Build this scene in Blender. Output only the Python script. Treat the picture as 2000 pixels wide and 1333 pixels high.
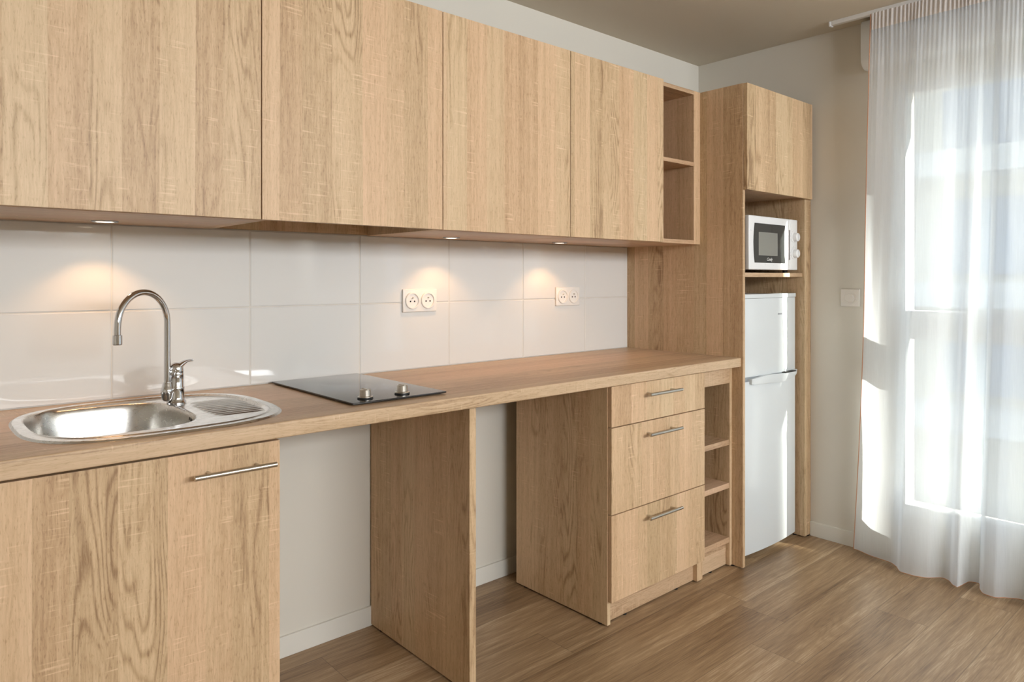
import bpy, bmesh, math, random
from mathutils import Vector, Matrix, noise
R = math.radians
random.seed(7)
for o in list(bpy.data.objects): bpy.data.objects.remove(o)
SC = bpy.context.scene
COL = SC.collection

# ------------------------------------------------------------------ camera, world, sun, exposure
cam = bpy.data.cameras.new('camera'); camo = bpy.data.objects.new('camera', cam); COL.objects.link(camo)
cam.sensor_width = 36; cam.lens = 1381.12 / 2000 * 36; cam.shift_y = -(666.5 - 543.63) / 2000; cam.clip_start = .02
camo.location = (0, -2.3218, 1.2896); camo.rotation_euler = (R(90), 0, .8468 - R(90))
SC.camera = camo
SC.view_settings.view_transform = 'Standard'; SC.view_settings.look = 'None'
SC.view_settings.gamma = 1; SC.view_settings.use_curve_mapping = False
SC.view_settings.exposure = 0.07
W = bpy.data.worlds.new('sky'); SC.world = W; W.use_nodes = True
bg = W.node_tree.nodes['Background']; bg.inputs[0].default_value = (.74, .85, 1, 1); bg.inputs[1].default_value = 1.75
sun = bpy.data.lights.new('sun', 'SUN'); suno = bpy.data.objects.new('sun', sun); COL.objects.link(suno)
sun.energy = 42; sun.angle = R(.6); sun.color = (1, .95, .87)
suno.rotation_euler = Vector((-.40 * .875, .917 * .875, -.485)).to_track_quat('-Z', 'Y').to_euler()
suno.location = (8, -12, 8)
def portal(y0, y1, z0, z1):
    l = bpy.data.lights.new('window_portal', 'AREA'); l.shape = 'RECTANGLE'; l.size = z1 - z0; l.size_y = y1 - y0
    l.cycles.is_portal = True
    o = bpy.data.objects.new('window_portal', l); COL.objects.link(o)
    o.location = (3.60, (y0 + y1) / 2, (z0 + z1) / 2); o.rotation_euler = (0, R(90), 0)   # emits towards -X
portal(-2.40, -1.05, .22, 2.17)
portal(-4.90, -3.10, .22, 2.17)
fill = bpy.data.lights.new('daylight_fill', 'AREA'); fill.shape = 'RECTANGLE'; fill.size = 3.2; fill.size_y = .62; fill.energy = 168; fill.color = (.92, .96, 1)
fillo = bpy.data.objects.new('daylight_fill', fill); COL.objects.link(fillo); fillo.location = (1.6, -5.5, 2.06); fillo.rotation_euler = (R(90), 0, 0)   # added fill lamp standing in for daylight, outside the rear window, facing the room

# ------------------------------------------------------------------ helpers
def s2l(c): return c / 12.92 if c <= .04045 else ((c + .055) / 1.055) ** 2.4
def rgb(r, g, b): return (s2l(r / 255), s2l(g / 255), s2l(b / 255), 1)
def box(bm, x0, x1, y0, y1, z0, z1):
    vs = [bm.verts.new((x, y, z)) for x in (x0, x1) for y in (y0, y1) for z in (z0, z1)]
    for f in ((0, 1, 3, 2), (4, 6, 7, 5), (0, 4, 5, 1), (2, 3, 7, 6), (0, 2, 6, 4), (1, 5, 7, 3)):
        bm.faces.new([vs[i] for i in f])
def bev(bm, w, seg=2, ang=30):
    bmesh.ops.recalc_face_normals(bm, faces=bm.faces)
    es = [e for e in bm.edges if len(e.link_faces) == 2 and e.calc_face_angle(0) > R(ang)]
    bmesh.ops.bevel(bm, geom=es, offset=w, offset_type='OFFSET', segments=seg, profile=.6, affect='EDGES', clamp_overlap=True)
def B(x0, x1, y0, y1, z0, z1, w=.0008, seg=1):
    bm = bmesh.new(); box(bm, x0, x1, y0, y1, z0, z1)
    if w: bev(bm, w, seg)
    return bm
def lathe(bm, prof, n=32, c=(0, 0, 0), axis='Z', caps=True):
    rings = []
    for r, h in prof:
        ring = []
        for i in range(n):
            a = 2 * math.pi * i / n; p = (r * math.cos(a), r * math.sin(a), h)
            if axis == 'Y': p = (p[0], h, p[1])
            if axis == 'X': p = (h, p[0], p[1])
            ring.append(bm.verts.new((p[0] + c[0], p[1] + c[1], p[2] + c[2])))
        rings.append(ring)
    for a, b in zip(rings, rings[1:]):
        for i in range(n): bm.faces.new((a[i], a[(i + 1) % n], b[(i + 1) % n], b[i]))
    if caps:
        bm.faces.new(rings[0]); bm.faces.new(rings[-1])
def tube(bm, pts, r, n=16, caps=True):
    pts = [Vector(p) for p in pts]; rings = []
    up = None
    for i, p in enumerate(pts):
        t = (pts[min(i + 1, len(pts) - 1)] - pts[max(i - 1, 0)]).normalized()
        if up is None: up = t.orthogonal().normalized()
        up = (up - t * up.dot(t)).normalized(); s = t.cross(up)
        rr = r[i] if isinstance(r, (list, tuple)) else r
        rings.append([bm.verts.new(p + (up * math.cos(2 * math.pi * k / n) + s * math.sin(2 * math.pi * k / n)) * rr) for k in range(n)])
    for a, b in zip(rings, rings[1:]):
        for i in range(n): bm.faces.new((a[i], a[(i + 1) % n], b[(i + 1) % n], b[i]))
    if caps: bm.faces.new(rings[0]); bm.faces.new(rings[-1])
def prism(bm, pts, d0, d1, axis='Y'):
    def P(p, d):
        return (p[0], d, p[1]) if axis == 'Y' else ((p[0], p[1], d) if axis == 'Z' else (d, p[0], p[1]))
    a = [bm.verts.new(P(p, d0)) for p in pts]; b = [bm.verts.new(P(p, d1)) for p in pts]; n = len(pts)
    bm.faces.new(a); bm.faces.new(b[::-1])
    for i in range(n): bm.faces.new((a[i], b[i], b[(i + 1) % n], a[(i + 1) % n]))
def worldloc(o):
    v = Vector(o.location)
    while o.parent: o = o.parent; v += o.location
    return v
def part(name, bm, m, parent=None, label=None, smooth=False, origin=None):
    """link a bmesh given in world coordinates as ONE mesh object"""
    bmesh.ops.recalc_face_normals(bm, faces=bm.faces)
    me = bpy.data.meshes.new(name); off = Vector((0, 0, 0))
    if parent: off = worldloc(parent)
    elif origin is not None: off = Vector(origin)
    else:
        xs = [v.co for v in bm.verts]
        off = Vector(((min(c.x for c in xs) + max(c.x for c in xs)) / 2, (min(c.y for c in xs) + max(c.y for c in xs)) / 2, min(c.z for c in xs)))
    bmesh.ops.translate(bm, verts=bm.verts, vec=-off)
    bm.to_mesh(me); bm.free(); me.materials.append(m)
    if smooth:
        me.polygons.foreach_set('use_smooth', [True] * len(me.polygons))
        try: me.set_sharp_from_angle(angle=R(smooth if smooth is not True else 35))
        except Exception: pass
    o = bpy.data.objects.new(name, me); COL.objects.link(o)
    if parent: o.parent = parent
    else: o.location = off
    if label: o['label'] = label
    return o
def tag(o, label, cat, group=None):
    o['label'] = label; o['category'] = cat
    if group: o['group'] = group
    return o
def thing(name, label, cat, loc, group=None):
    o = bpy.data.objects.new(name, None); COL.objects.link(o); o.location = loc; o.empty_display_size = .05
    return tag(o, label, cat, group)
def struct(name, bm, m, smooth=False, parent=None, origin=(0, 0, 0)):
    o = part(name, bm, m, parent, smooth=smooth, origin=origin)
    if parent is None: o['kind'] = 'structure'
    return o

# ------------------------------------------------------------------ node materials
class NT:
    def __init__(s, name):
        s.m = bpy.data.materials.new(name); s.m.use_nodes = True; s.t = s.m.node_tree; s.t.nodes.clear()
        s.out = s.t.nodes.new('ShaderNodeOutputMaterial')
    def n(s, typ, **k):
        x = s.t.nodes.new(typ)
        for a, v in k.items(): setattr(x, a, v)
        return x
    def set(s, sock, v):
        if isinstance(v, bpy.types.NodeSocket): s.t.links.new(v, sock)
        elif v is not None: sock.default_value = v
    def M(s, op, a, b=None, c=None, clamp=False):
        x = s.n('ShaderNodeMath', operation=op, use_clamp=clamp)
        for i, v in enumerate((a, b, c)):
            if v is not None: s.set(x.inputs[i], v)
        return x.outputs[0]
    def vec(s, x, y, z=0.):
        c = s.n('ShaderNodeCombineXYZ')
        for i, v in enumerate((x, y, z)): s.set(c.inputs[i], v)
        return c.outputs[0]
    def noise(s, v, scale=1., detail=2., rough=.5, dist=0.):
        x = s.n('ShaderNodeTexNoise'); s.set(x.inputs['Vector'], v)
        x.inputs['Scale'].default_value = scale; x.inputs['Detail'].default_value = detail
        x.inputs['Roughness'].default_value = rough; x.inputs['Distortion'].default_value = dist
        return x.outputs[0]
    def ramp(s, v, a, b, lo=0., hi=1.):
        x = s.n('ShaderNodeMapRange', interpolation_type='SMOOTHSTEP'); s.set(x.inputs[0], v)
        for i, q in enumerate((a, b, lo, hi)): x.inputs[i + 1].default_value = q
        return x.outputs[0]
    def mix(s, f, a, b, mode='MIX'):
        x = s.n('ShaderNodeMix', data_type='RGBA', blend_type=mode); s.set(x.inputs[0], f)
        s.set(x.inputs[6], a); s.set(x.inputs[7], b); return x.outputs[2]
    def bsdf(s, color, rough=.5, metal=0., spec=.5, **k):
        p = s.n('ShaderNodeBsdfPrincipled')
        s.set(p.inputs['Base Color'], color); s.set(p.inputs['Roughness'], rough); s.set(p.inputs['Metallic'], metal)
        s.set(p.inputs['Specular IOR Level'], spec)
        for a, v in k.items(): s.set(p.inputs[a.replace('_', ' ')], v)
        s.t.links.new(p.outputs[0], s.out.inputs[0]); return p
    def bump(s, p, h, strength=.2, dist=.001):
        b = s.n('ShaderNodeBump'); b.inputs['Strength'].default_value = strength; b.inputs['Distance'].default_value = dist
        s.set(b.inputs['Height'], h); s.t.links.new(b.outputs[0], p.inputs['Normal'])

def wood(name, grain, base=(207, 179, 145), rough=.46, stave=12., ring=1.):
    """sawn light oak decor; grain: 'Z' upright boards, 'X' boards along X, 'Y' boards along Y"""
    k = NT(name); tc = k.n('ShaderNodeTexCoord'); sp = k.n('ShaderNodeSeparateXYZ'); k.set(sp.inputs[0], tc.outputs['Object'])
    x, y, z = sp.outputs; rnd = k.n('ShaderNodeObjectInfo').outputs['Random']
    if grain == 'Z': u, v = k.M('ADD', x, y), z
    elif grain == 'X': u, v = k.M('ADD', y, z), x
    else: u, v = k.M('ADD', x, z), y
    u = k.M('MULTIPLY_ADD', rnd, 7.3, u); v = k.M('MULTIPLY_ADD', rnd, 13.7, v)
    uw = k.M('ADD', u, k.M('MULTIPLY', k.M('SUBTRACT', k.noise(k.vec(k.M('MULTIPLY', u, 3.), k.M('MULTIPLY', v, .8))), .5), .012))
    vo = k.n('ShaderNodeTexVoronoi', voronoi_dimensions='1D'); k.set(vo.inputs['W'], uw); vo.inputs['Scale'].default_value = stave
    vo.inputs['Randomness'].default_value = .75
    sc = k.n('ShaderNodeSeparateColor'); k.set(sc.inputs[0], vo.outputs['Color']); r1, r2, r3 = sc.outputs
    v2 = k.M('MULTIPLY_ADD', r1, 19., v)
    seed = k.M('MULTIPLY', r2, 40.)
    # rings: contour lines of a slow field, giving cathedral figures
    f = k.noise(k.vec(k.M('MULTIPLY', uw, 10.), k.M('MULTIPLY', v2, 1.25), seed), 1., 1.5, .45)
    f2 = k.noise(k.vec(k.M('MULTIPLY', uw, 30.), k.M('MULTIPLY', v2, 6.), seed), 1., 2.)
    ph = k.M('ADD', k.M('MULTIPLY', f, 125.), k.M('MULTIPLY', f2, 3.4))
    rg = k.M('MULTIPLY_ADD', k.M('SINE', ph), .5, .5)
    rg = k.M('POWER', rg, 3.2)
    rmask = k.M('MULTIPLY', k.ramp(k.noise(k.vec(k.M('MULTIPLY', uw, 6.), k.M('MULTIPLY', v2, 1.6), k.M('ADD', seed, 9.))), .46, .66), k.ramp(r3, .35, .6))
    uf = k.M('MULTIPLY_ADD', k.M('SUBTRACT', k.noise(k.vec(k.M('MULTIPLY', uw, 26.), k.M('MULTIPLY', v2, 11.), seed), 1., 1.), .5), .012, uw)
    fib = k.noise(k.vec(k.M('MULTIPLY', uf, 230.), k.M('MULTIPLY', v, 16.)), 1., 4., .7)
    med = k.noise(k.vec(k.M('MULTIPLY', uw, 70.), k.M('MULTIPLY', v2, 1.1), seed), 1., 3., .6)
    brd = k.noise(k.vec(k.M('MULTIPLY', uw, 13.), k.M('MULTIPLY', v2, .5), seed), 1., 2.)
    pore = k.ramp(k.noise(k.vec(k.M('MULTIPLY', uf, 330.), k.M('MULTIPLY', v, 60.)), 1., 2., .6), .54, .70)
    saw = k.ramp(k.noise(k.vec(k.M('MULTIPLY', uw, 9.), k.M('MULTIPLY_ADD', uw, 5., k.M('MULTIPLY', v, 150.)))), .55, .75)
    smask = k.ramp(k.noise(k.vec(k.M('MULTIPLY', uw, 14.), k.M('MULTIPLY', v2, 4.5), k.M('ADD', seed, 4.))), .50, .66)
    t = k.M('MULTIPLY', k.M('SUBTRACT', r1, .5), .30)
    t = k.M('ADD', t, k.M('MULTIPLY', k.M('SUBTRACT', brd, .5), .48))
    t = k.M('ADD', t, k.M('MULTIPLY', k.M('SUBTRACT', med, .5), .62))
    t = k.M('ADD', t, k.M('MULTIPLY', k.M('SUBTRACT', fib, .5), .95))
    t = k.M('SUBTRACT', t, k.M('MULTIPLY', k.M('MULTIPLY', rg, rmask), .38 * ring))
    t = k.M('SUBTRACT', t, k.M('MULTIPLY', pore, .22))
    t = k.M('ADD', t, k.M('MULTIPLY', k.M('MULTIPLY', saw, smask), .46))
    t = k.M('ADD', t, .56, clamp=True)
    cr = k.n('ShaderNodeValToRGB'); k.set(cr.inputs[0], t); e = cr.color_ramp.elements
    br, bg_, bb = base
    e[0].position = 0; e[0].color = rgb(br * .74, bg_ * .68, bb * .63)
    e[1].position = 1; e[1].color = rgb(min(255, br * 1.09), min(255, bg_ * 1.10), min(255, bb * 1.14))
    m1 = e.new(.35); m1.color = rgb(br * .92, bg_ * .895, bb * .865)
    m2 = e.new(.62); m2.color = rgb(br * 1.01, bg_ * 1.005, bb * 1.0)
    # staves lean a little pink or a little green
    hue = k.mix(r3, (1.03, .985, .97, 1), (.985, 1.012, .985, 1))
    col = k.mix(1., cr.outputs[0], hue, 'MULTIPLY')
    p = k.bsdf(col, rough, 0, .35)
    k.bump(p, t, .12, .0006)
    return k.m

def floor_mat():
    k = NT('brown oak planks'); tc = k.n('ShaderNodeTexCoord'); sp = k.n('ShaderNodeSeparateXYZ'); k.set(sp.inputs[0], tc.outputs['Object'])
    x, y, z = sp.outputs
    yr = k.M('DIVIDE', k.M('ADD', y, 10.03), .184); row = k.M('FLOOR', yr)
    wn = k.n('ShaderNodeTexWhiteNoise', noise_dimensions='1D'); k.set(wn.inputs['W'], row)
    xr = k.M('ADD', k.M('DIVIDE', k.M('ADD', x, 10.), 1.22), k.M('MULTIPLY', wn.outputs[0], 7.)); idx = k.M('FLOOR', xr)
    w2 = k.n('ShaderNodeTexWhiteNoise', noise_dimensions='2D'); k.set(w2.inputs['Vector'], k.vec(row, idx))
    sc = k.n('ShaderNodeSeparateColor'); k.set(sc.inputs[0], w2.outputs['Color']); r1, r2, r3 = sc.outputs
    fy = k.M('FRACT', yr); fx = k.M('FRACT', xr)
    gy = k.M('MINIMUM', fy, k.M('SUBTRACT', 1., fy)); gx = k.M('MULTIPLY', k.M('MINIMUM', fx, k.M('SUBTRACT', 1., fx)), 6.6)
    gap = k.ramp(k.M('MINIMUM', gx, gy), .003, .010)
    u, v = y, k.M('MULTIPLY_ADD', r1, 17., x); seed = k.M('MULTIPLY', r2, 40.)
    u = k.M('ADD', u, k.M('MULTIPLY', k.noise(k.vec(k.M('MULTIPLY', v, 1.6), k.M('MULTIPLY', u, 4.), seed)), .03))
    f = k.noise(k.vec(k.M('MULTIPLY', u, 6.), k.M('MULTIPLY', v, 1.), seed), 1., 2., .5)
    f2 = k.noise(k.vec(k.M('MULTIPLY', u, 40.), k.M('MULTIPLY', v, 5.), seed), 1., 2.)
    rg = k.M('POWER', k.M('MULTIPLY_ADD', k.M('SINE', k.M('ADD', k.M('MULTIPLY', f, 130.), k.M('MULTIPLY', f2, 4.))), .5, .5), 2.)
    rm = k.ramp(k.noise(k.vec(k.M('MULTIPLY', u, 4.), k.M('MULTIPLY', v, 1.), k.M('ADD', seed, 5.))), .42, .65)
    med = k.noise(k.vec(k.M('MULTIPLY', u, 55.), k.M('MULTIPLY', v, 1.8), seed), 1., 4., .62)
    fib = k.noise(k.vec(k.M('MULTIPLY', u, 260.), k.M('MULTIPLY', v, 9.), seed), 1., 3., .65)
    brd = k.noise(k.vec(k.M('MULTIPLY', u, 9.), k.M('MULTIPLY', v, .7), seed), 1., 2.)
    t = k.M('MULTIPLY', k.M('SUBTRACT', r3, .5), .22)
    t = k.M('ADD', t, k.M('MULTIPLY', k.M('SUBTRACT', med, .5), .9))
    t = k.M('ADD', t, k.M('MULTIPLY', k.M('SUBTRACT', fib, .5), 1.1))
    t = k.M('ADD', t, k.M('MULTIPLY', k.M('SUBTRACT', brd, .5), 1.0))
    t = k.M('SUBTRACT', t, k.M('MULTIPLY', k.M('MULTIPLY', rg, rm), .10))
    t = k.M('ADD', t, .52, clamp=True)
    cr = k.n('ShaderNodeValToRGB'); k.set(cr.inputs[0], t); e = cr.color_ramp.elements
    e[0].position = 0; e[0].color = rgb(*FLOORC[0])
    e[1].position = 1; e[1].color = rgb(*FLOORC[3])
    a = e.new(.36); a.color = rgb(*FLOORC[1]); a = e.new(.66); a.color = rgb(*FLOORC[2])
    col = k.mix(k.M('MULTIPLY', k.M('SUBTRACT', 1., gap), .45), cr.outputs[0], rgb(70, 50, 36))
    p = k.bsdf(col, k.M('MULTIPLY_ADD', fib, .16, .30), 0, .45)
    k.bump(p, k.M('ADD', k.M('MULTIPLY', gap, 1.), k.M('MULTIPLY', t, .25)), .22, .001)
    return k.m
FLOORC = ((104, 80, 56), (144, 116, 86), (168, 140, 107), (202, 178, 147))

def paint(name, c, rough=.75, bump=.06, scale=260.):
    k = NT(name); tc = k.n('ShaderNodeTexCoord')
    p = k.bsdf(rgb(*c), rough, 0, .25)
    k.bump(p, k.noise(tc.outputs['Object'], scale, 3.), bump, .0008); return k.m
def plain(name, c, rough=.4, metal=0., spec=.5, **kw):
    k = NT(name); tc = k.n('ShaderNodeTexCoord')
    r = k.M('MULTIPLY_ADD', k.noise(tc.outputs['Object'], 40., 2.), rough * .12, rough * .94)
    k.bsdf(rgb(*c), r, metal, spec, **kw); return k.m
def brushed(name, c, rough, sx, sy, sz, amp=.12):
    k = NT(name); tc = k.n('ShaderNodeTexCoord'); mp = k.n('ShaderNodeMapping'); k.set(mp.inputs[0], tc.outputs['Object'])
    mp.inputs['Scale'].default_value = (sx, sy, sz); nz = k.noise(mp.outputs[0], 1., 3., .6)
    p = k.bsdf(rgb(*c), k.M('MULTIPLY_ADD', nz, amp, rough), 1., .5); k.bump(p, nz, .008, .0003); return k.m
def emit(name, c, s):
    k = NT(name); e = k.n('ShaderNodeEmission'); e.inputs[0].default_value = c; e.inputs[1].default_value = s
    k.t.links.new(e.outputs[0], k.out.inputs[0]); return k.m
def pane_mat():
    k = NT('window glass'); t = k.n('ShaderNodeBsdfTransparent'); t.inputs[0].default_value = (.95, .975, .965, 1)
    g = k.n('ShaderNodeBsdfGlossy'); g.inputs['Roughness'].default_value = .01; ge = k.n('ShaderNodeNewGeometry'); dt = k.n('ShaderNodeVectorMath', operation='DOT_PRODUCT'); k.t.links.new(ge.outputs['Normal'], dt.inputs[0]); k.t.links.new(ge.outputs['Incoming'], dt.inputs[1])
    fr = k.M('MULTIPLY_ADD', k.M('POWER', k.M('SUBTRACT', 1., k.M('ABSOLUTE', dt.outputs['Value'])), 5.), .96, .04)
    m = k.n('ShaderNodeMixShader'); k.t.links.new(fr, m.inputs[0]); k.t.links.new(t.outputs[0], m.inputs[1]); k.t.links.new(g.outputs[0], m.inputs[2])
    k.t.links.new(m.outputs[0], k.out.inputs[0]); return k.m
def sheer(name, c, through, tl=.62, weave=900.):
    k = NT(name); tc = k.n('ShaderNodeTexCoord'); sp = k.n('ShaderNodeSeparateXYZ'); k.set(sp.inputs[0], tc.outputs['Object'])
    tr = k.n('ShaderNodeBsdfTransparent'); d = k.n('ShaderNodeBsdfDiffuse'); l = k.n('ShaderNodeBsdfTranslucent')
    th = k.noise(k.vec(k.M('MULTIPLY', sp.outputs[1], weave), k.M('MULTIPLY', sp.outputs[2], 9.)), 1., 2.)
    cc = k.mix(th, rgb(c[0] - 6, c[1] - 6, c[2] - 6), rgb(*c)); k.set(d.inputs[0], cc); k.set(l.inputs[0], cc)
    a = k.n('ShaderNodeMixShader'); a.inputs[0].default_value = tl; k.t.links.new(d.outputs[0], a.inputs[1]); k.t.links.new(l.outputs[0], a.inputs[2])
    lw = k.n('ShaderNodeLayerWeight'); lw.inputs[0].default_value = .5
    dens = k.M('MULTIPLY_ADD', lw.outputs['Facing'], .32, 1 - through)      # cloth seen edge-on is denser
    dens = k.M('ADD', dens, k.M('MULTIPLY', k.M('SUBTRACT', th, .5), .10), clamp=True)
    b = k.n('ShaderNodeMixShader'); k.set(b.inputs[0], dens)
    k.t.links.new(tr.outputs[0], b.inputs[1]); k.t.links.new(a.outputs[0], b.inputs[2]); k.t.links.new(b.outputs[0], k.out.inputs[0]); return k.m
def tile_mat():
    k = NT('glazed white tile'); tc = k.n('ShaderNodeTexCoord')
    p = k.bsdf(rgb(222, 220, 216), .05, 0, .5)
    k.bump(p, k.noise(tc.outputs['Object'], 5., 2.), .10, .004); return k.m

WZ = wood('light sawn oak upright grain', 'Z')
WX = wood('light sawn oak lengthwise grain', 'X', (199, 170, 140), .40, 9., .8)
WY = wood('light sawn oak crosswise grain', 'Y')
EDGE = wood('light oak edge band', 'Z', (210, 183, 154), .5, 12., .4)
FLOOR = floor_mat()
WALL = paint('warm white wall paint', (219, 214, 203)); CEIL = paint('warm white ceiling paint', (214, 206, 190))
SKIRT = paint('satin white skirting paint', (226, 223, 214), .45, .02, 60.)
TILE = tile_mat(); GROUT = paint('pale grout', (216, 210, 200), .9, .2, 700.)
CHROME = plain('polished chrome', (212, 212, 214), .06, 1.)
NICKEL = brushed('brushed nickel', (196, 190, 180), .24, 30, 900, 900)
STEEL = brushed('brushed stainless steel', (206, 204, 200), .25, 14, 220, 220, .06)
WHITE = plain('white plastic', (232, 232, 232), .28); WHITE2 = plain('white enamel', (214, 219, 221), .17, 0, .5)
SOCK = plain('white socket plastic', (236, 231, 224), .3)
UPVC = plain('white window frame plastic', (228, 230, 230), .3)
BLACK = plain('black rubber', (16, 15, 14), .5); GLASSBLK = plain('black ceramic glass', (34, 34, 36), .035, 0, 1.)
MWGLASS = plain('smoked oven glass', (58, 60, 60), .10, 0, .7); MWGREY = plain('grey oven grip', (128, 122, 122), .4)
DARK = plain('dark recess', (30, 28, 27), .6); SILVER = plain('silver plastic', (176, 182, 188), .25, .6)
LENS = emit('lit lamp lens', (1, .80, .58, 1), 9.); PANE = pane_mat()
SHEER = sheer('sheer white voile', (246, 250, 255), .30, .55); TAPE = sheer('gathered header tape', (240, 234, 230), .03, .35)
HEM = plain('terracotta hem thread', (196, 140, 104), .8)
PRINT = plain('pale lettering', (222, 222, 220), .5); BADGE = plain('grey badge print', (168, 172, 176), .4)

# ------------------------------------------------------------------ the room
XR, ZC, YF, XL = 3.476, 2.501, -5.4, -2.5
struct('floor', B(XL, XR + .02, YF, .1, -.10, 0, 0), FLOOR)
struct('ceiling', B(XL, XR + .24, YF, .15, ZC, ZC + .12, 0), CEIL)
struct('wall_back', B(XL, XR + .24, 0, .15, -.1, ZC, 0), WALL)
struct('wall_left', B(XL - .15, XL, YF, .15, -.1, ZC, 0), WALL)
bm = bmesh.new()
for a in ((XL, -.05, -.1, ZC), (3.25, XR + .24, -.1, ZC), (-.05, 3.25, -.1, 1.7), (-.05, 3.25, 2.42, ZC)): box(bm, a[0], a[1], YF - .15, YF, a[2], a[3])
struct('wall_front', bm, WALL)
bm = bmesh.new()
for a in ((-.05, 0, 1.7, 2.42), (3.2, 3.25, 1.7, 2.42), (1.58, 1.62, 1.75, 2.37), (0, 3.2, 1.7, 1.75), (0, 3.2, 2.37, 2.42)): box(bm, a[0], a[1], YF - .09, YF - .03, a[2], a[3])
struct('window_3', bm, UPVC)  # unseen rear window, added and set high to let in the fill light
# unseen wall added beyond the rear window to block and trim the sun
struct('sun_block_wall', B(-6, 6.97, -9.4, -9.2, -7, 9, 0), paint('render of the sun-blocking wall', (214, 206, 192), .9, .3, 9.))
bm = bmesh.new(); X2 = XR + .24
Z0, Z1 = .215, 2.172
W1, W2 = (-2.40, -1.05), (-4.90, -3.10)
for y0, y1 in ((W1[1], 0), (W2[1], W1[0]), (YF, W2[0])): box(bm, XR, X2, y0, y1, -.1, ZC)
for y0, y1 in (W1, W2):
    box(bm, XR, X2, y0, y1, -.1, Z0); box(bm, XR, X2, y0, y1, Z1, ZC)
struct('wall_right', bm, WALL)
# skirting
def skirt(name, x0, x1, y0, y1):
    struct(name, B(x0, x1, y0, y1, 0, .071, .0015, 2), SKIRT)
skirt('baseboard_back', .76, 2.55, -.011, 0)
skirt('baseboard_right', XR - .011, XR, YF, -.6565)
skirt('baseboard_left', XL, XL + .011, YF, 0)
skirt('baseboard_front', XL, XR, YF, YF + .011)
def window(name, y0, y1, mull):
    fr = .045; xa, xb = XR + .003, XR + .073
    bm = bmesh.new()
    box(bm, xa, xb, y0, y0 + fr, Z0, Z1); box(bm, xa, xb, y1 - fr, y1, Z0, Z1)
    box(bm, xa, xb, y0 + fr, y1 - fr, Z0, Z0 + fr); box(bm, xa, xb, y0 + fr, y1 - fr, Z1 - fr, Z1)
    w = struct(name, bm, UPVC)
    bm = bmesh.new(); box(bm, xa + .004, xb - .004, y0 + fr, y1 - fr, 1.013, 1.142)
    box(bm, xa + .006, xb - .004, mull - .05, mull + .05, Z0 + fr, 1.013); box(bm, xa + .006, xb - .004, mull - .05, mull + .05, 1.142, Z1 - fr)
    bev(bm, .003); part('window_transom', bm, UPVC, w)
    part('window_pane', B(XR + .045, XR + .049, y0 + fr, y1 - fr, Z0 + fr, Z1 - fr, 0), PANE, w)
window('window_1', *W1, -1.78); window('window_2', *W2, -4.0)

# glazed tiles over the worktop: one surface, each tile a shallow pillow
bm = bmesh.new(); P = .4055; X0T = .4905
for row, (z0, z1) in enumerate(((.936, 1.194), (1.194, 1.447))):
    for i in range(-2, 7):
        xa, xb = X0T + i * P, X0T + (i + 1) * P
        xa = max(xa, -.02); xb = min(xb, 2.835)
        if xb - xa < .02: continue
        g = .0011; tx, tz = random.uniform(-.0004, .0004), random.uniform(-.0004, .0004)
        n = 8; gr = []
        for a in range(n + 1):
            r_ = []
            for b in range(n + 1):
                fx, fz = a / n, b / n
                px = xa + g + (xb - xa - 2 * g) * fx; pz = z0 + g + (z1 - z0 - 2 * g) * fz
                ex = min(px - xa - g, xb - g - px); ez = min(pz - z0 - g, z1 - g - pz)
                d = min(ex, ez)
                yy = -.0065 + (.0022 if d < 1e-6 else 0) + tx * (fx - .5) + tz * (fz - .5)
                if 0 < a < n: px += 0
                r_.append(bm.verts.new((px, yy, pz)))
            gr.append(r_)
        # pull the first inner line close to the edge for a crisp round-over
        for b in range(n + 1):
            gr[1][b].co.x = gr[0][b].co.x + .003; gr[n - 1][b].co.x = gr[n][b].co.x - .003
        for a in range(n + 1):
            gr[a][1].co.z = gr[a][0].co.z + .003; gr[a][n - 1].co.z = gr[a][n].co.z - .003
        for a in range(n):
            for b in range(n): bm.faces.new((gr[a][b], gr[a][b + 1], gr[a + 1][b + 1], gr[a + 1][b]))
        # sides down to the bed
        ed = [gr[a][0] for a in range(n + 1)] + [gr[n][b] for b in range(1, n + 1)] + [gr[a][n] for a in range(n - 1, -1, -1)] + [gr[0][b] for b in range(n - 1, 0, -1)]
        lo = [bm.verts.new((q.co.x, -.001, q.co.z)) for q in ed]
        for q in range(len(ed)): bm.faces.new((ed[q], ed[(q + 1) % len(ed)], lo[(q + 1) % len(ed)], lo[q]))
wt = struct('wall_tiles', bm, TILE, smooth=15)
part('grout', B(-.02, 2.835, -.0044, -.0001, .936, 1.447, 0), GROUT, wt)

# ------------------------------------------------------------------ kitchen carcasses
T = .018
def feet(parent, pts):
    for x, y in pts:
        bm = bmesh.new(); lathe(bm, ((.009, 0.0), (.009, .0075)), 14, (x, y, 0)); part('foot', bm, BLACK, parent)
def handle(parent, x0, x1, z, yface, posts=None):
    y = yface - .034; r = .0061
    bm = bmesh.new(); n = 20
    lathe(bm, ((r * .8, x0), (r, x0 + .001), (r, x1 - .001), (r * .8, x1)), n, (0, y, z), 'X')
    for px in posts or (x0 + .03, x1 - .03):
        lathe(bm, ((.0042, yface), (.0042, y + .002)), 14, (px, 0, z), 'Y')
    return part('handle', bm, NICKEL, parent, 'brushed nickel bar handle', smooth=40)

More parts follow.
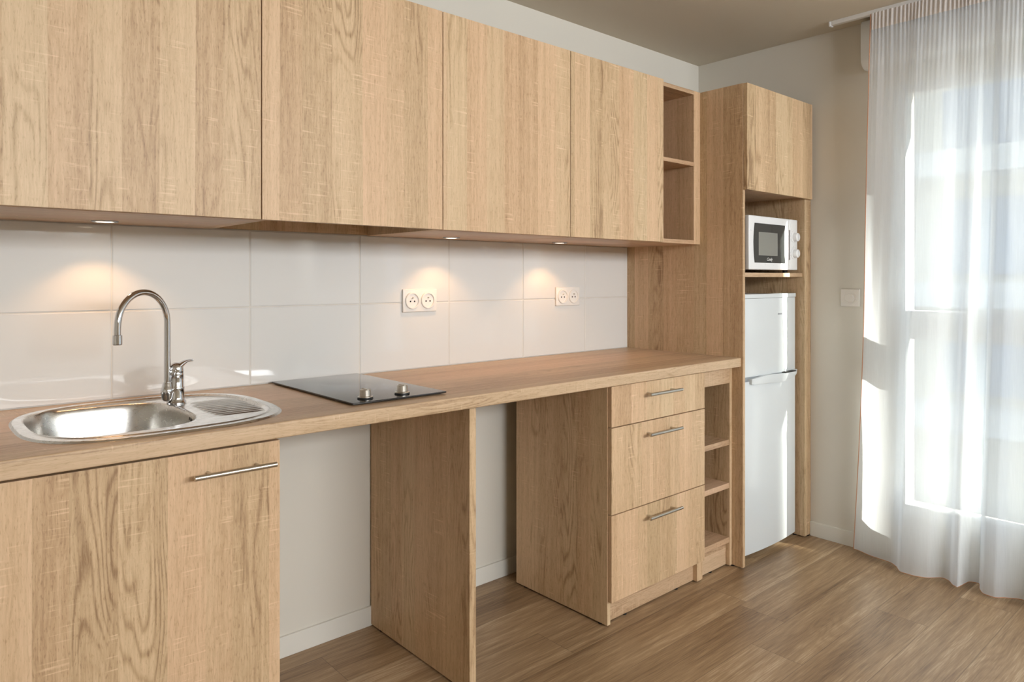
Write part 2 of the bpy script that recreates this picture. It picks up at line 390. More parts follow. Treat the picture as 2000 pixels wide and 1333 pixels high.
# wall cabinets
ZB, ZT, YU = 1.446, 2.153, -.460
SE = (.155, .7516, 1.348, 1.9433, 2.5247)
wl = ('light oak wall cabinet leftmost in the row, above the sink',
      'light oak wall cabinet second from left, with a hollow dark underside',
      'light oak wall cabinet third from left, above the left double socket',
      'light oak wall cabinet rightmost door, beside the open wall shelves')
for i in range(4):
    x0, x1 = SE[i] + .0004, SE[i + 1] - .0004
    c = thing('wall_cabinet', wl[i], 'cabinet', ((x0 + x1) / 2, -.22, ZB), 'wall cabinets above the tiled splashback')
    for a, b in ((x0, x0 + T), (x1 - T, x1)): part('side_panel', B(a, b, YU + .0215, -.012, ZB, ZT), WZ, c)
    zb = ZB if i != 1 else ZB + .30
    part('bottom_panel', B(x0 + T, x1 - T, YU + .0215, -.012, zb, zb + T), WX, c)
    part('top_panel', B(x0 + T, x1 - T, YU + .0215, -.012, ZT - T, ZT), WX, c)
    part('back_panel', B(x0, x1, -.0115, -.001, 1.449, ZT), WZ, c)
    part('door', B(x0 + .0011, x1 - .0011, YU, YU + .019, ZB + .001, ZT, .0008, 2), WZ, c)
# open wall shelves
x0, x1, yf = 2.5247, 2.8345, -.437
c = thing('open_wall_shelf', 'narrow open oak wall shelf with two niches beside the tall cabinet', 'shelf unit', ((x0 + x1) / 2, -.22, ZB))
part('side_panel', B(x0 + .0005, x0 + T, yf, -.012, ZB, ZT), WZ, c)
part('side_panel', B(2.785, x1, yf, -.012, ZB, ZT), WZ, c)
part('top_panel', B(x0 + T, 2.785, yf, -.012, ZT - T, ZT), WX, c)
part('bottom_panel', B(x0 + T, 2.785, yf, -.012, ZB, ZB + T), WX, c)
part('shelf', B(x0 + T, 2.785, yf + .001, -.012, 1.806, 1.806 + T), WX, c)
part('back_panel', B(x0, x1, -.0115, -.001, 1.449, ZT), WZ, c)

# worktop with the sink cut-out
SX, SY, SA, SB, SN = .5135, -.3365, .2975, .281, 3.0
def superell(cx, cy, a, b, n, k, N=144):
    t = 2 * math.pi * k / N; c, s = a * math.cos(t), b * math.sin(t)
    q = (abs(c / a) ** n + abs(s / b) ** n) ** (-1 / n); return cx + c * q, cy + s * q
bm = bmesh.new(); box(bm, .1345, 2.8345, -.647, -.0068, .8965, .936)
bmesh.ops.recalc_face_normals(bm, faces=bm.faces)
fe = [e for e in bm.edges if all(abs(v.co.y + .647) < 1e-5 for v in e.verts) and abs(e.verts[0].co.z - e.verts[1].co.z) < 1e-5]
bmesh.ops.bevel(bm, geom=fe, offset=.004, segments=4, profile=.5, affect='EDGES')
wk = part('worktop', bm, WX, None, smooth=40, origin=(1.48, -.33, .8965))
tag(wk, 'long light oak worktop holding the sink and the black hob', 'worktop')
cb = bmesh.new(); prism(cb, [superell(SX, SY, SA - .012, SB - .012, SN, k) for k in range(144)], .85, .98, 'Z')
cut = part('cutter', cb, WX, None, origin=(0, 0, 0))
md = wk.modifiers.new('cut', 'BOOLEAN'); md.object = cut; md.operation = 'DIFFERENCE'; md.solver = 'EXACT'
bpy.context.view_layer.update(); dg = bpy.context.evaluated_depsgraph_get()
nm = bpy.data.meshes.new_from_object(wk.evaluated_get(dg)); wk.modifiers.clear(); wk.data = nm; nm.name = 'worktop'
bpy.data.objects.remove(cut)

# sink cabinet
YP, YD = -.6026, -.6216
c = thing('sink_cabinet', 'light oak base cabinet with one door below the steel sink', 'cabinet', (.434, -.30, 0))
for a, b in ((.135, .153), (.7155, .7335)): part('side_panel', B(a, b, YP, -.012, .0065, .896), WZ, c)
part('bottom_panel', B(.153, .7155, YP, -.012, .10, .118), WX, c)
part('plinth', B(.153, .7155, -.582, -.566, .0065, .0995), WX, c)
d = part('door', B(.137, .7325, YD, YP - .0006, .0955, .887, .0008, 2), WZ, c)
handle(d, .519, .711, .837, YD, (.559, .672))
feet(c, ((.144, -.56), (.144, -.06), (.7245, -.56), (.7245, -.06)))
# divider panel
c = thing('support_panel', 'upright light oak panel standing alone under the worktop', 'panel', (1.358, -.30, 0))
part('panel', B(1.3455, 1.371, YP, -.0112, .0065, .8962), WZ, c); feet(c, ((1.358, -.56), (1.358, -.07)))
# drawer cabinet
DX0, DX1 = 1.9885, 2.5937
c = thing('drawer_cabinet', 'light oak base cabinet with three drawers under the worktop', 'cabinet', (2.29, -.32, 0))
part('side_panel', B(DX0, DX0 + .018, YP, -.100, .0065, .896), WZ, c)
part('side_panel', B(2.5640, DX1, YP, -.100, .0065, .896), WZ, c)
part('back_panel', B(DX0 + T, 2.564, -.118, -.101, .10, .896), WZ, c)
part('bottom_panel', B(DX0 + T, 2.564, YP, -.118, .0995, .1175), WX, c)
part('plinth', B(DX0 + T, 2.564, -.582, -.566, .0065, .099), WX, c)
dl = ('top', 'middle', 'bottom')
for z0, z1, hz in ((.7405, .8905, .845), (.4185, .7365, .691), (.0955, .4145, .372)):
    d = part('drawer', B(DX0 + .0022, 2.5905, YD, YP - .0006, z0, z1, .0008, 2), WZ, c)
    handle(d, 2.176, 2.384, hz, YD, (2.20, 2.352))
feet(c, ((DX0 + .01, -.56), (DX0 + .01, -.15), (2.12, -.574), (2.45, -.574), (2.578, -.56), (2.578, -.15)))
# open base shelves
c = thing('open_base_shelf', 'narrow open oak base unit with three shelves beside the fridge housing', 'shelf unit', (2.715, -.31, 0))
part('side_panel', B(2.5945, 2.6065, YP + .002, -.012, .0065, .896), WZ, c)
part('side_panel', B(2.8165, 2.8343, YP, -.012, .0065, .896), WZ, c)
part('front_rail', B(2.6065, 2.8165, YP + .001, YP + .019, .8215, .896), WX, c)
for z in (.545, .352, .109): part('shelf', B(2.6065, 2.8165, YP + .003, -.024, z, z + .024), WX, c)
part('back_panel', B(2.6065, 2.8165, -.0235, -.0125, .10, .896), WZ, c)
part('plinth', B(2.6065, 2.8165, -.582, -.566, .0065, .1085), WX, c)
feet(c, ((2.8215, -.56), (2.8215, -.06), (2.7, -.574), (2.612, -.3)))
# tall cabinet
YT = -.656
c = thing('tall_cabinet', 'tall light oak housing around the fridge and the microwave', 'cabinet', (3.155, -.33, 0))
part('side_panel', B(2.835, 2.8535, YT, -.001, .0065, ZT), WZ, c)
part('side_panel', B(3.411, 3.430, YT, -.001, .0065, ZT), WZ, c)
part('filler_strip', B(3.4302, 3.4745, YT, YT + .018, .0065, ZT), WZ, c)
part('back_panel', B(2.8537, 3.4108, -.0195, -.0015, .10, ZT), WZ, c)
part('top_panel', B(2.8537, 3.4108, YT, -.0197, ZT - T, ZT), WX, c)
part('middle_panel', B(2.8537, 3.4108, YT + .004, -.0197, 1.690, 1.708), WX, c)
part('shelf', B(2.8537, 3.4108, YT + .012, -.0197, 1.295, 1.3145), WX, c)
part('door', B(2.8375, 3.4500, YT - .0195, YT - .0008, 1.6815, ZT - .001, .0008, 2), WZ, c)
feet(c, ((2.844, -.60), (2.844, -.08), (3.42, -.60), (3.42, -.08), (3.455, -.647)))

# ------------------------------------------------------------------ downlights
for i, (x, lb) in enumerate(((.447, 'lit round recessed spotlight under the cabinet above the sink'), (1.625, 'lit round recessed spotlight under the cabinet, above the left double socket'), (2.215, 'lit round recessed spotlight under the cabinet, above the right double socket'))):
    y = -.133
    d = thing('recessed_spotlight', lb, 'spotlight', (x, y, ZB), 'recessed spotlights under the wall cabinets')
    bm = bmesh.new(); lathe(bm, ((.0335, ZB - .0002), (.0335, ZB - .002), (.031, ZB - .0035), (.0245, ZB - .0035), (.0235, ZB - .0012), (.0235, ZB - .0002)), 40, (x, y, 0), caps=False)
    part('trim_ring', bm, SILVER, d, smooth=40)
    bm = bmesh.new(); lathe(bm, ((.023, ZB - .0003), (.023, ZB - .0022), (.019, ZB - .0028)), 32, (x, y, 0)); part('lens', bm, LENS, d, smooth=40)
    l = bpy.data.lights.new('spotlight_beam', 'SPOT'); l.energy = 2.8; l.color = (1, .56, .26); l.spot_size = R(110); l.spot_blend = .5; l.shadow_soft_size = .012
    lo = bpy.data.objects.new('spotlight_beam', l); COL.objects.link(lo); lo.parent = d; lo.location = (0, 0, -.006)

# ------------------------------------------------------------------ sink
def q_in(x, y, cx, cy, a, b, n):
    q = (abs((x - cx) / a) ** n + abs((y - cy) / b) ** n) ** (1 / n); return (1 - q) * min(a, b)
def ss(t): t = max(0., min(1., t)); return t * t * (3 - 2 * t)
BCX, BCY, BA, BB = .421, -.322, .179, .209
def sinkz(x, y):
    d = q_in(x, y, SX, SY, SA, SB, SN)
    z = .9362 + .0042 * ss(d / .006) + .0022 * ss((d - .024) / .005) - .0052 * ss((d - .030) / .007)
    # draining board
    dd = q_in(x, y, .7015, -.352, .076, .132, 6)
    z -= .0030 * ss(dd / .010)
    if dd > .006:
        g = .5 + .5 * math.cos((y + .352) / .0262 * 2 * math.pi)
        z += .0034 * g * ss((dd - .006) / .010)
    # bowl
    db = q_in(x, y, BCX, BCY, BA, BB, 3.4)
    if db > 0:
        z -= .003 * ss(db / .006)
        z -= .150 * ss((db - .003) / .030) 
        z -= .006 * ss(db / .17)
    return z
bm = bmesh.new(); NT_, NR = 820, 190; rings = []
for j in range(NR + 1):
    rr = (1 - (1 - j / NR)) ** .82
    if j == 0:
        rings.append([bm.verts.new((BCX, BCY, sinkz(BCX, BCY)))]); continue
    ring = []
    for k in range(NT_):
        ox, oy = superell(SX, SY, SA, SB, SN, k, NT_)
        x, y = BCX + (ox - BCX) * rr, BCY + (oy - BCY) * rr
        ring.append(bm.verts.new((x, y, sinkz(x, y))))
    rings.append(ring)
for k in range(NT_): bm.faces.new((rings[0][0], rings[1][k], rings[1][(k + 1) % NT_]))
for a, b in zip(rings[1:], rings[2:]):
    for k in range(NT_): bm.faces.new((a[k], b[k], b[(k + 1) % NT_], a[(k + 1) % NT_]))
sk = part('sink', bm, STEEL, None, smooth=80, origin=(SX, SY, .936))
tag(sk, 'stainless steel inset sink with ribbed draining board in the worktop', 'sink')
# overflow: dark discs painting the shade of small holes on the bowl's right wall
bm = bmesh.new()
for a in range(3):
    for b in range(2):
        y, z = -.385 - .013 * a, .922 - .011 * b
        x = BCX
        while sinkz(x, y) < z and x < .62: x += .0005
        e_ = .001; nv = Vector((-(sinkz(x + e_, y) - sinkz(x - e_, y)) / (2 * e_), -(sinkz(x, y + e_) - sinkz(x, y - e_)) / (2 * e_), 1)).normalized()
        c_ = Vector((x, y, sinkz(x, y))); tube(bm, (c_ - nv * .002, c_ + nv * .0006), .0042, 14)
part('overflow_hole_shade', bm, DARK, sk)
bm = bmesh.new(); zz = sinkz(.40, -.32); lathe(bm, ((.045, zz), (.045, zz + .002), (.036, zz + .003), (.030, zz + .0005), (.004, zz - .001)), 40, (.40, -.32, 0)); part('waste', bm, CHROME, sk, smooth=30)

# ------------------------------------------------------------------ tap
TX, TY = .611, -.205; TZ = .9375
tp = thing('mixer_tap', 'chrome mixer tap with tall curved spout behind the sink bowl', 'tap', (TX, TY, TZ))
bm = bmesh.new()
lathe(bm, ((.0255, TZ), (.0255, TZ + .004), (.0225, TZ + .008), (.0205, TZ + .016), (.0200, TZ + .040), (.0212, TZ + .042), (.0212, TZ + .045), (.0196, TZ + .048), (.0190, TZ + .078), (.0196, TZ + .082), (.0188, TZ + .086)), 40, (TX, TY, 0))
part('body', bm, CHROME, tp, smooth=30)
ph = R(31); dx, dy = -math.cos(ph), -math.sin(ph)
CX_, CY_ = TX + dx * .032 + .002, TY + dy * .032 + .012
bm = bmesh.new()
tube(bm, ((TX + dx * .010, TY + dy * .010 + .003, TZ + .024), (CX_, CY_, TZ + .026)), .0115, 20)
lathe(bm, ((.0085, TZ + .010), (.0125, TZ + .013), (.0150, TZ + .020), (.0165, TZ + .030), (.0172, TZ + .033), (.0172, TZ + .042), (.0150, TZ + .046), (.0130, TZ + .055), (.0105, TZ + .062)), 32, (CX_, CY_, 0))
part('swivel_collar', bm, CHROME, tp, smooth=30)
RR = .083; zc = 1.166; pts = [(CX_, CY_, TZ + .05), (CX_, CY_, 1.02), (CX_, CY_, 1.08), (CX_, CY_, 1.13)]
for i in range(33):
    a = math.pi * (i / 32) * .985; h = RR - RR * math.cos(a)
    pts.append((CX_ + dx * h, CY_ + dy * h, zc + RR * 1.03 * math.sin(a)))
e = pts[-1]; pts += [(e[0] + dx * .001, e[1] + dy * .001, e[2] - .014), (e[0] + dx * .001, e[1] + dy * .001, e[2] - .030)]
bm = bmesh.new(); tube(bm, pts, [.0088] * 2 + [.0085] * (len(pts) - 2), 24); sp_ = part('spout', bm, CHROME, tp, smooth=40)
e = pts[-1]; bm = bmesh.new(); lathe(bm, ((.0090, e[2] + .004), (.0112, e[2] + .003), (.0116, e[2] - .006), (.0116, e[2] - .020), (.0104, e[2] - .022), (.008, e[2] - .020)), 28, (e[0], e[1], 0)); part('aerator', bm, CHROME, tp, smooth=30)
bm = bmesh.new()      # lever: domed cap sweeping to a flat tip on the right
lv = []
for i in range(15):
    t = i / 14; x = TX - .019 + .062 * t
    zz = TZ + .098 + .021 * math.sin(min(1, t * 1.25) * math.pi / 2) + .003 * t
    w = .0190 * (1 - .50 * ss(t)) * (1 - .5 * (1 - min(1, t * 5)) ** 2); th_ = .026 * (1 - ss(t * 1.15)) + .0050
    lv.append((x, zz, w, th_))
rg_ = []
for x, zz, w, th_ in lv:
    rg_.append([bm.verts.new((x, TY + w * math.cos(2 * math.pi * k / 20), zz - th_ * .5 + th_ * .5 * math.sin(2 * math.pi * k / 20) * (1.0 if math.sin(2 * math.pi * k / 20) > 0 else 1.9))) for k in range(20)])
for a, b in zip(rg_, rg_[1:]):
    for k in range(20): bm.faces.new((a[k], a[(k + 1) % 20], b[(k + 1) % 20], b[k]))
bm.faces.new(rg_[0]); bm.faces.new(rg_[-1])
lathe(bm, ((.0186, TZ + .085), (.0192, TZ + .092), (.0182, TZ + .102), (.0150, TZ + .110), (.008, TZ + .1145)), 32, (TX, TY, 0))
part('lever', bm, CHROME, tp, smooth=50)

# ------------------------------------------------------------------ hob
hb = thing('hob', 'small black glass electric hob with two knobs set in the worktop', 'hob', (1.12, -.30, .936))
part('tray', B(.975, 1.268, -.560, -.034, .9362, .9395, .001), DARK, hb)
bm = B(.962, 1.280, -.572, -.024, .9395, .9445, .0012, 3)
part('glass_top', bm, GLASSBLK, hb, smooth=30)
for x in (1.026, 1.150):
    y = -.527; zb = .9447
    bm = bmesh.new(); lathe(bm, ((.0225, zb), (.0225, zb + .0035), (.0205, zb + .0045)), 36, (x, y, 0)); kb = part('knob', bm, BLACK, hb, smooth=30)
    bm = bmesh.new(); lathe(bm, ((.0215, zb + .0045), (.0215, zb + .0065), (.0165, zb + .008), (.0155, zb + .025), (.0145, zb + .0265)), 36, (x, y, 0))
    box(bm, x - .0025, x + .0025, y - .0155, y + .0155, zb + .024, zb + .0285)
    part('knob_cap', bm, NICKEL, kb, 'brushed nickel cap of the knob', smooth=30)

# ------------------------------------------------------------------ sockets and dimmer
def socket(x0, x1, z0, z1, label):
    yw = -.0067; s = thing('wall_socket', label, 'socket', ((x0 + x1) / 2, yw, (z0 + z1) / 2), 'white double wall sockets')
    bm = B(x0, x1, yw - .0085, yw, z0, z1, .0035, 3); part('plate', bm, SOCK, s, smooth=40)
    zc_ = (z0 + z1) / 2; w = x1 - x0
    for cx_ in (x0 + w * .27, x0 + w * .73):
        bm = bmesh.new()
        lathe(bm, ((.0330, yw - .0082), (.0330, yw - .0125), (.0310, yw - .0140), (.0265, yw - .0140), (.0255, yw - .0100), (.0248, yw - .0092)), 44, (cx_, 0, zc_), 'Y')
        f = part('socket_face', bm, SOCK, s, smooth=30)
        bm = bmesh.new()
        for hx in (-.0095, .0095): lathe(bm, ((.0033, yw - .0090), (.0033, yw - .0097)), 16, (cx_ + hx, 0, zc_ - .003), 'Y')
        part('contact_hole_shade', bm, DARK, f)  # flat dark discs; the shade inside the holes is in their colour
        bm = bmesh.new(); lathe(bm, ((.0027, yw - .0090), (.0027, yw - .015), (.0018, yw - .0165)), 14, (cx_, 0, zc_ + .0105), 'Y'); part('earth_pin', bm, NICKEL, f)
socket(1.482, 1.640, 1.158, 1.247, 'white double wall socket nearest the hob')
socket(2.312, 2.470, 1.161, 1.248, 'white double wall socket nearest the tall cabinet')
sw = thing('dimmer_switch', 'white square wall switch with round dial beside the curtain', 'switch', (XR, -.852, 1.194))
part('plate', B(XR - .009, XR, -.897, -.808, 1.153, 1.236, .0025, 3), SOCK, sw, smooth=40)
bm = bmesh.new(); lathe(bm, ((.030, XR - .0088), (.030, XR - .0115), (.0285, XR - .0125), (.0245, XR - .0125)), 40, (0, -.8525, 1.1945), 'X'); part('collar', bm, SOCK, sw, smooth=30)
bm = bmesh.new(); lathe(bm, ((.0215, XR - .0120), (.0205, XR - .022), (.0185, XR - .024)), 40, (0, -.8525, 1.1945), 'X'); part('dial', bm, SOCK, sw, smooth=30)

# ------------------------------------------------------------------ fridge freezer
FX0, FX1, FY = 2.893, 3.392, -.630
fr = thing('fridge_freezer', 'white two-door fridge freezer inside the tall oak housing', 'fridge', ((FX0 + FX1) / 2, -.33, 0))
part('cabinet_body', B(FX0 + .004, FX1 - .004, -.575, -.06, .022, 1.212, .006, 3), WHITE2, fr, smooth=40)
def front_outline(x0, x1, yf, yb, r=.022, bow=.012, n=10):
    pts = []
    for i in range(n + 1):
        a = math.pi / 2 * i / n; pts.append((x0 + r - r * math.cos(a), yf + r - r * math.sin(a)))
    for i in range(1, 16):
        t = i / 16; pts.append((x0 + r + (x1 - x0 - 2 * r) * t, yf - bow * 4 * t * (1 - t)))
    for i in range(n + 1):
        a = math.pi / 2 * (1 - i / n); pts.append((x1 - r + r * math.cos(a), yf + r - r * math.sin(a)))
    return pts + [(x1, yb), (x0, yb)]
def fdoor(name, z0, z1, x0=FX0, x1=FX1, yf=FY + .006):
    bm = bmesh.new(); prism(bm, front_outline(x0, x1, yf, -.576), z0, z1, 'Z'); bev(bm, .003, 2, 50)
    return part(name, bm, WHITE2, fr, smooth=40)
up = fdoor('freezer_door', .838, 1.196); lw_ = fdoor('fridge_door', .030, .818)
bm = bmesh.new(); prism(bm, front_outline(FX0 - .002, FX1 + .002, FY + .003, -.578), 1.1965, 1.216, 'Z'); bev(bm, .003, 2, 50); part('top_cap', bm, WHITE2, fr, smooth=40)
bm = bmesh.new(); prism(bm, front_outline(FX0 + .004, FX1 - .004, FY + .012, -.576), .8185, .8375, 'Z'); part('gap_seal', bm, plain('pale grey seal', (150, 156, 160), .4), fr, smooth=40)
# grip moulding along the split: rises to the right, silver insert
bm = bmesh.new(); n = 24; A, Bq = [], []
for i in range(n + 1):
    t = i / n; x = 2.94 + .425 * t; zt = .829 + .014 * t + .006 * math.sin(t * 6.0); zl = zt - .022 - .018 * math.sin(math.pi * t) ** .6
    yy = FY - .012 * 4 * t * (1 - t) - .004
    A.append([bm.verts.new((x, yy - .007, zt)), bm.verts.new((x, yy - .005, zl)), bm.verts.new((x, yy + .016, zl)), bm.verts.new((x, yy + .016, zt))])
for a, b in zip(A, A[1:]):
    for k in range(4): bm.faces.new((a[k], a[(k + 1) % 4], b[(k + 1) % 4], b[k]))
bm.faces.new(A[0]); bm.faces.new(A[-1][::-1]); bev(bm, .0015, 2, 50)
part('grip', bm, WHITE2, lw_, smooth=50)
part('grip_insert', B(3.235, 3.335, FY - .0215, FY + .004, .834, .8385, .001), DARK, lw_, 'dark strip for the slot shade of the grip')  # solid near-black strip, its colour stands in for a slot's shade
bm = bmesh.new()
for i in range(4): box(bm, 3.185 + .009 * i, 3.191 + .009 * i, FY - .0085, FY - .0048, 1.116, 1.122)
part('badge', bm, BADGE, up)
feet(fr, ())
for x in (FX0 + .04, FX1 - .04):
    for y in (-.55, -.12):
        bm = bmesh.new(); lathe(bm, ((.014, 0), (.014, .023)), 16, (x, y, 0)); part('foot', bm, WHITE, fr)

# ------------------------------------------------------------------ microwave
MX0, MX1, MY, MZ0, MZ1 = 2.923, 3.378, -.635, 1.329, 1.577
mw = thing('microwave', 'white microwave oven with two dials on the housing shelf', 'microwave', ((MX0 + MX1) / 2, -.43, 1.3145))
MS = (MX1 - MX0)
part('casing', B(MX0, MX1, MY + .022, -.27, MZ0, MZ1, .004, 2), WHITE, mw, smooth=40)
PX = MX0 + MS * .825
dr = part('door', B(MX0, PX, MY, MY + .021, MZ0, MZ1, .005, 3), WHITE, mw, smooth=40)
def bowed(x0, x1, z0, z1, bl, br, n=14):
    p = []
    for i in range(n + 1):
        t = i / n; p.append((x0 - bl * 4 * t * (1 - t), z0 + (z1 - z0) * t))
    for i in range(n + 1):
        t = 1 - i / n; p.append((x1 + br * 4 * t * (1 - t), z0 + (z1 - z0) * t))
    return p
gx0, gx1, gz0, gz1 = MX0 + MS * .105, MX0 + MS * .725, MZ0 + .032, MZ1 - .034
bm = bmesh.new(); prism(bm, bowed(gx0, gx1, gz0, gz1, .010, -.008), MY - .0016, MY + .001, 'Y'); part('door_window', bm, MWGLASS, dr)
bm = bmesh.new(); prism(bm, bowed(gx0 + .034, gx1 - .075, gz0 + .034, gz1 - .040, .0, .0), MY - .0020, MY - .0012, 'Y')
part('window_mesh', bm, plain('pale oven mesh', (138, 138, 132), .14, 0, .7), dr)
bm = bmesh.new(); prism(bm, bowed(PX - .030, PX - .003, gz0 + .018, gz1 - .020, .010, -.002), MY - .004, MY + .001, 'Y'); part('grip', bm, MWGREY, dr)
bm = bmesh.new(); prism(bm, bowed(PX - .036, PX - .031, gz0 - .004, gz1 + .004, .010, -.008), MY - .006, MY + .001, 'Y'); bev(bm, .001, 1, 50); part('grip_edge', bm, WHITE, dr)
cp = part('control_panel', B(PX + .001, MX1, MY, MY + .021, MZ0, MZ1, .005, 3), WHITE, mw, smooth=40)
kx = (PX + MX1) / 2
for z in (1.490, 1.410):
    bm = bmesh.new(); lathe(bm, ((.027, MY - .0003), (.026, MY - .003), (.021, MY - .005), (.020, MY - .022), (.018, MY - .024)), 36, (kx, 0, z), 'Y')
    box(bm, kx - .003, kx + .003, MY - .028, MY - .020, z - .017, z + .017)
    part('dial', bm, WHITE, cp, smooth=30)
    bm = bmesh.new()
    for i in range(11):
        a = R(225 - 27 * i); bx, bz = kx + .0315 * math.cos(a), z + .0315 * math.sin(a); box(bm, bx - .0009, bx + .0009, MY - .0006, MY + .0004, bz - .0009, bz + .0009)
    part('dial_marks', bm, BADGE, cp)
for x in (MX0 + .03, MX1 - .03):
    for y in (MY + .05, -.30):
        bm = bmesh.new(); lathe(bm, ((.011, 1.3147), (.012, MZ0 + .0005)), 16, (x, y, 0)); part('foot', bm, BLACK, mw)
cu = bpy.data.curves.new('logo', 'FONT'); cu.body = 'Candy'; cu.size = .021; cu.shear = .35; cu.extrude = .0003; cu.space_character = .92
to = bpy.data.objects.new('logo_text', cu); COL.objects.link(to); bpy.context.view_layer.update()
me = bpy.data.meshes.new_from_object(to.evaluated_get(bpy.context.evaluated_depsgraph_get())); bpy.data.objects.remove(to)
bm = bmesh.new(); bm.from_mesh(me); bpy.data.meshes.remove(me)
bmesh.ops.rotate(bm, verts=bm.verts, cent=(0, 0, 0), matrix=Matrix.Rotation(R(90), 3, 'X'))
bmesh.ops.translate(bm, verts=bm.verts, vec=(gx0 + .105, MY - .0024, gz0 + .010))
part('logo', bm, PRINT, dr, 'white script lettering on the door window')

# ------------------------------------------------------------------ curtain, rail, shutter box
rl = part('curtain_rail', B(3.331, 3.355, -2.95, -.822, ZC - .020, ZC, .002, 2), WHITE, None, smooth=40)
tag(rl, 'thin white curtain rail fixed to the ceiling in front of the window', 'curtain rail')
part('end_cap', B(3.329, 3.357, -.8215, -.812, ZC - .024, ZC - .001, .002, 2), WHITE, rl)
bm = bmesh.new(); pr = [(XR, 2.262), (XR - .050, 2.262)]
for i in range(9):
    a = math.pi / 2 * i / 8; pr.append((XR - .050 - .045 * math.sin(a), 2.262 + .045 - .045 * math.cos(a)))
pr += [(XR - .095, 2.462), (XR - .085, 2.480), (XR, 2.480)]
va = [bm.verts.new((x, -.936, z)) for x, z in pr]; vb = [bm.verts.new((x, -2.52, z)) for x, z in pr]
bm.faces.new(va); bm.faces.new(vb[::-1])
for i in range(len(pr)): bm.faces.new((va[i], vb[i], vb[(i + 1) % len(pr)], va[(i + 1) % len(pr)]))
bev(bm, .004, 2, 50); sb = part('shutter_box', bm, UPVC, None, smooth=40); tag(sb, 'cream roller shutter box above the window behind the curtain', 'shutter box')

CP = [(0.003, 0.073), (0.087, 0.047), (0.176, 0.033), (0.212, 0.006), (0.25, -0.042), (0.291, -0.043), (0.342, -0.025), (0.393, 0.025), (0.417, 0.014), (0.445, -0.022), (0.461, -0.03), (0.478, 0.067), (0.508, 0.079), (0.53, 0.016), (0.554, -0.02), (0.587, -0.025), (0.623, 0.006), (0.676, 0.035)]
u = CP[-1][0]; sgn = -1
while u < 2.1:
    u += random.uniform(.05, .10); CP.append((u, sgn * random.uniform(.02, .06) + (.01 if sgn > 0 else -.02))); sgn = -sgn
def fold(s):
    n = len(CP)
    for i in range(n - 1):
        if s <= CP[i + 1][0]:
            (a, fa), (b, fb) = CP[i], CP[i + 1]
            def slope(k):
                if k <= 0 or k >= n - 1: return 0.
                s0 = (CP[k][1] - CP[k - 1][1]) / (CP[k][0] - CP[k - 1][0]); s1 = (CP[k + 1][1] - CP[k][1]) / (CP[k + 1][0] - CP[k][0])
                return 0. if s0 * s1 <= 0 else 2 * s0 * s1 / (s0 + s1)
            h = b - a; t = (s - a) / h; m0, m1 = slope(i) * h, slope(i + 1) * h
            return (2 * t ** 3 - 3 * t * t + 1) * fa + (t ** 3 - 2 * t * t + t) * m0 + (3 * t * t - 2 * t ** 3) * fb + (t ** 3 - t * t) * m1
    return CP[-1][1]
YT0, YT1, YB0, YB1 = -1.005, -2.72, -.890, -2.72
NC, NRW = 760, 70; L = 1.83
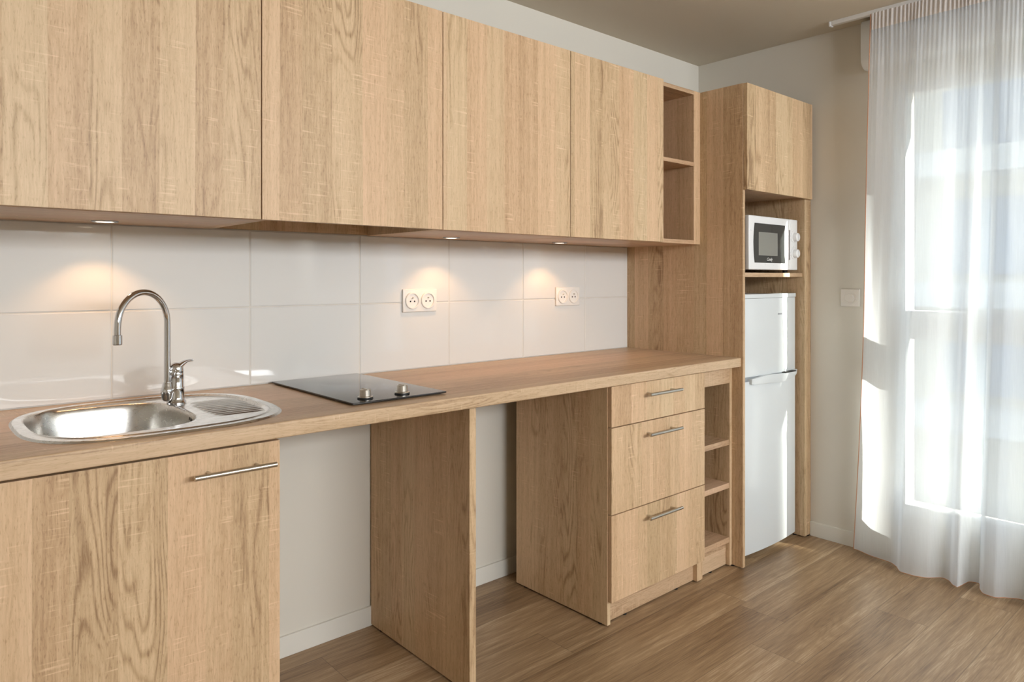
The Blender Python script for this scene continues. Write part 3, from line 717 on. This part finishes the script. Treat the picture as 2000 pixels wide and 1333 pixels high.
def curt(s, t, off=0.):
    """s metres along the cloth from its left edge, t 0 at the top, 1 at the floor"""
    k = s / L; y = (YT0 + (YT1 - YT0) * k) * (1 - t) + (YB0 + (YB1 - YB0) * k) * t
    if s < .25: y += (.05 * t * (1 - t)) * (s / .25 - 1) * .6
    a = ss(min(1, t * 1.15)) ** .8
    x = 3.321 + .022 * t + a * fold(s)
    n1 = noise.noise(Vector((s * 9, t * 1.3, 1.7))); n2 = noise.noise(Vector((s * 26, t * 1.1, 5.1)))
    x += (.018 * n1 * math.sin(math.pi * min(1, t * 1.6 + .1)) + .013 * n2 * (1 - t)) * min(1, t * 9)
    pl = math.exp(-t * 11) if t > .035 else 1
    x += (.0035 + .002 * noise.noise(Vector((s * 40, 0, 3)))) * math.sin(s * 2 * math.pi / .017 + 2 * math.sin(s * 31)) * pl
    z = (ZC - .012) * (1 - t) + .012 * t
    return Vector((min(x, 3.452) + off, y, z))
def cloth(t0, t1, rows, off=0., c0=0., c1=L):
    bm = bmesh.new(); g = []
    for j in range(rows + 1):
        t = t0 + (t1 - t0) * j / rows; g.append([bm.verts.new(curt(c0 + (c1 - c0) * i / NC, t, off)) for i in range(NC + 1)])
    for j in range(rows):
        for i in range(NC): bm.faces.new((g[j][i], g[j][i + 1], g[j + 1][i + 1], g[j + 1][i]))
    return bm
ct = part('curtain', cloth(.004, 1., NRW), SHEER, None, smooth=180, origin=(3.343, -1.8, .012))
tag(ct, 'floor-length sheer white curtain hanging from the ceiling rail', 'curtain')
part('header_tape', cloth(.0033, .033, 4, -.0016), TAPE, ct, 'gathered opaque header tape', smooth=180)
bm = bmesh.new(); tube(bm, [curt(0, .004 + .996 * j / 60) for j in range(61)], .0017, 6)
tube(bm, [curt(L * i / 300, 1.) for i in range(301)], .0014, 6); part('hem', bm, HEM, ct, 'terracotta stitched hem')

# ------------------------------------------------------------------ building opposite
FAC = paint('beige facade render', (226, 220, 206), .9, .3, 8.); BAND = paint('white balcony band', (236, 236, 232), .8, .1, 8.)
WG = plain('bluish facade window', (178, 188, 202), .25)
struct('trim_2', B(XR + .24, 60, -60, 60, -7.3, -7, 0), paint('street asphalt', (92, 92, 92), .9, .3, 9.))  # unseen street ground, added to cut off sky light from below
bd = thing('apartment_building', 'pale apartment block with white balcony bands across the street', 'building', (15, 1, -7))
part('facade', B(13.4, 19, -9, 12, -7, 8.4, 0), FAC, bd)
for z in (-3.2, -1.15, .82, 2.93, 5.4): part('balcony_band', B(12.6, 13.4, -9, 12, z, z + .40, .01), BAND, bd)
for z in (-.62, 1.35, 3.45):
    for i in range(9): part('facade_window', B(13.34, 13.4, -8.2 + i * 2.2, -7.0 + i * 2.2, z, z + 1.25, .005), WG, bd)
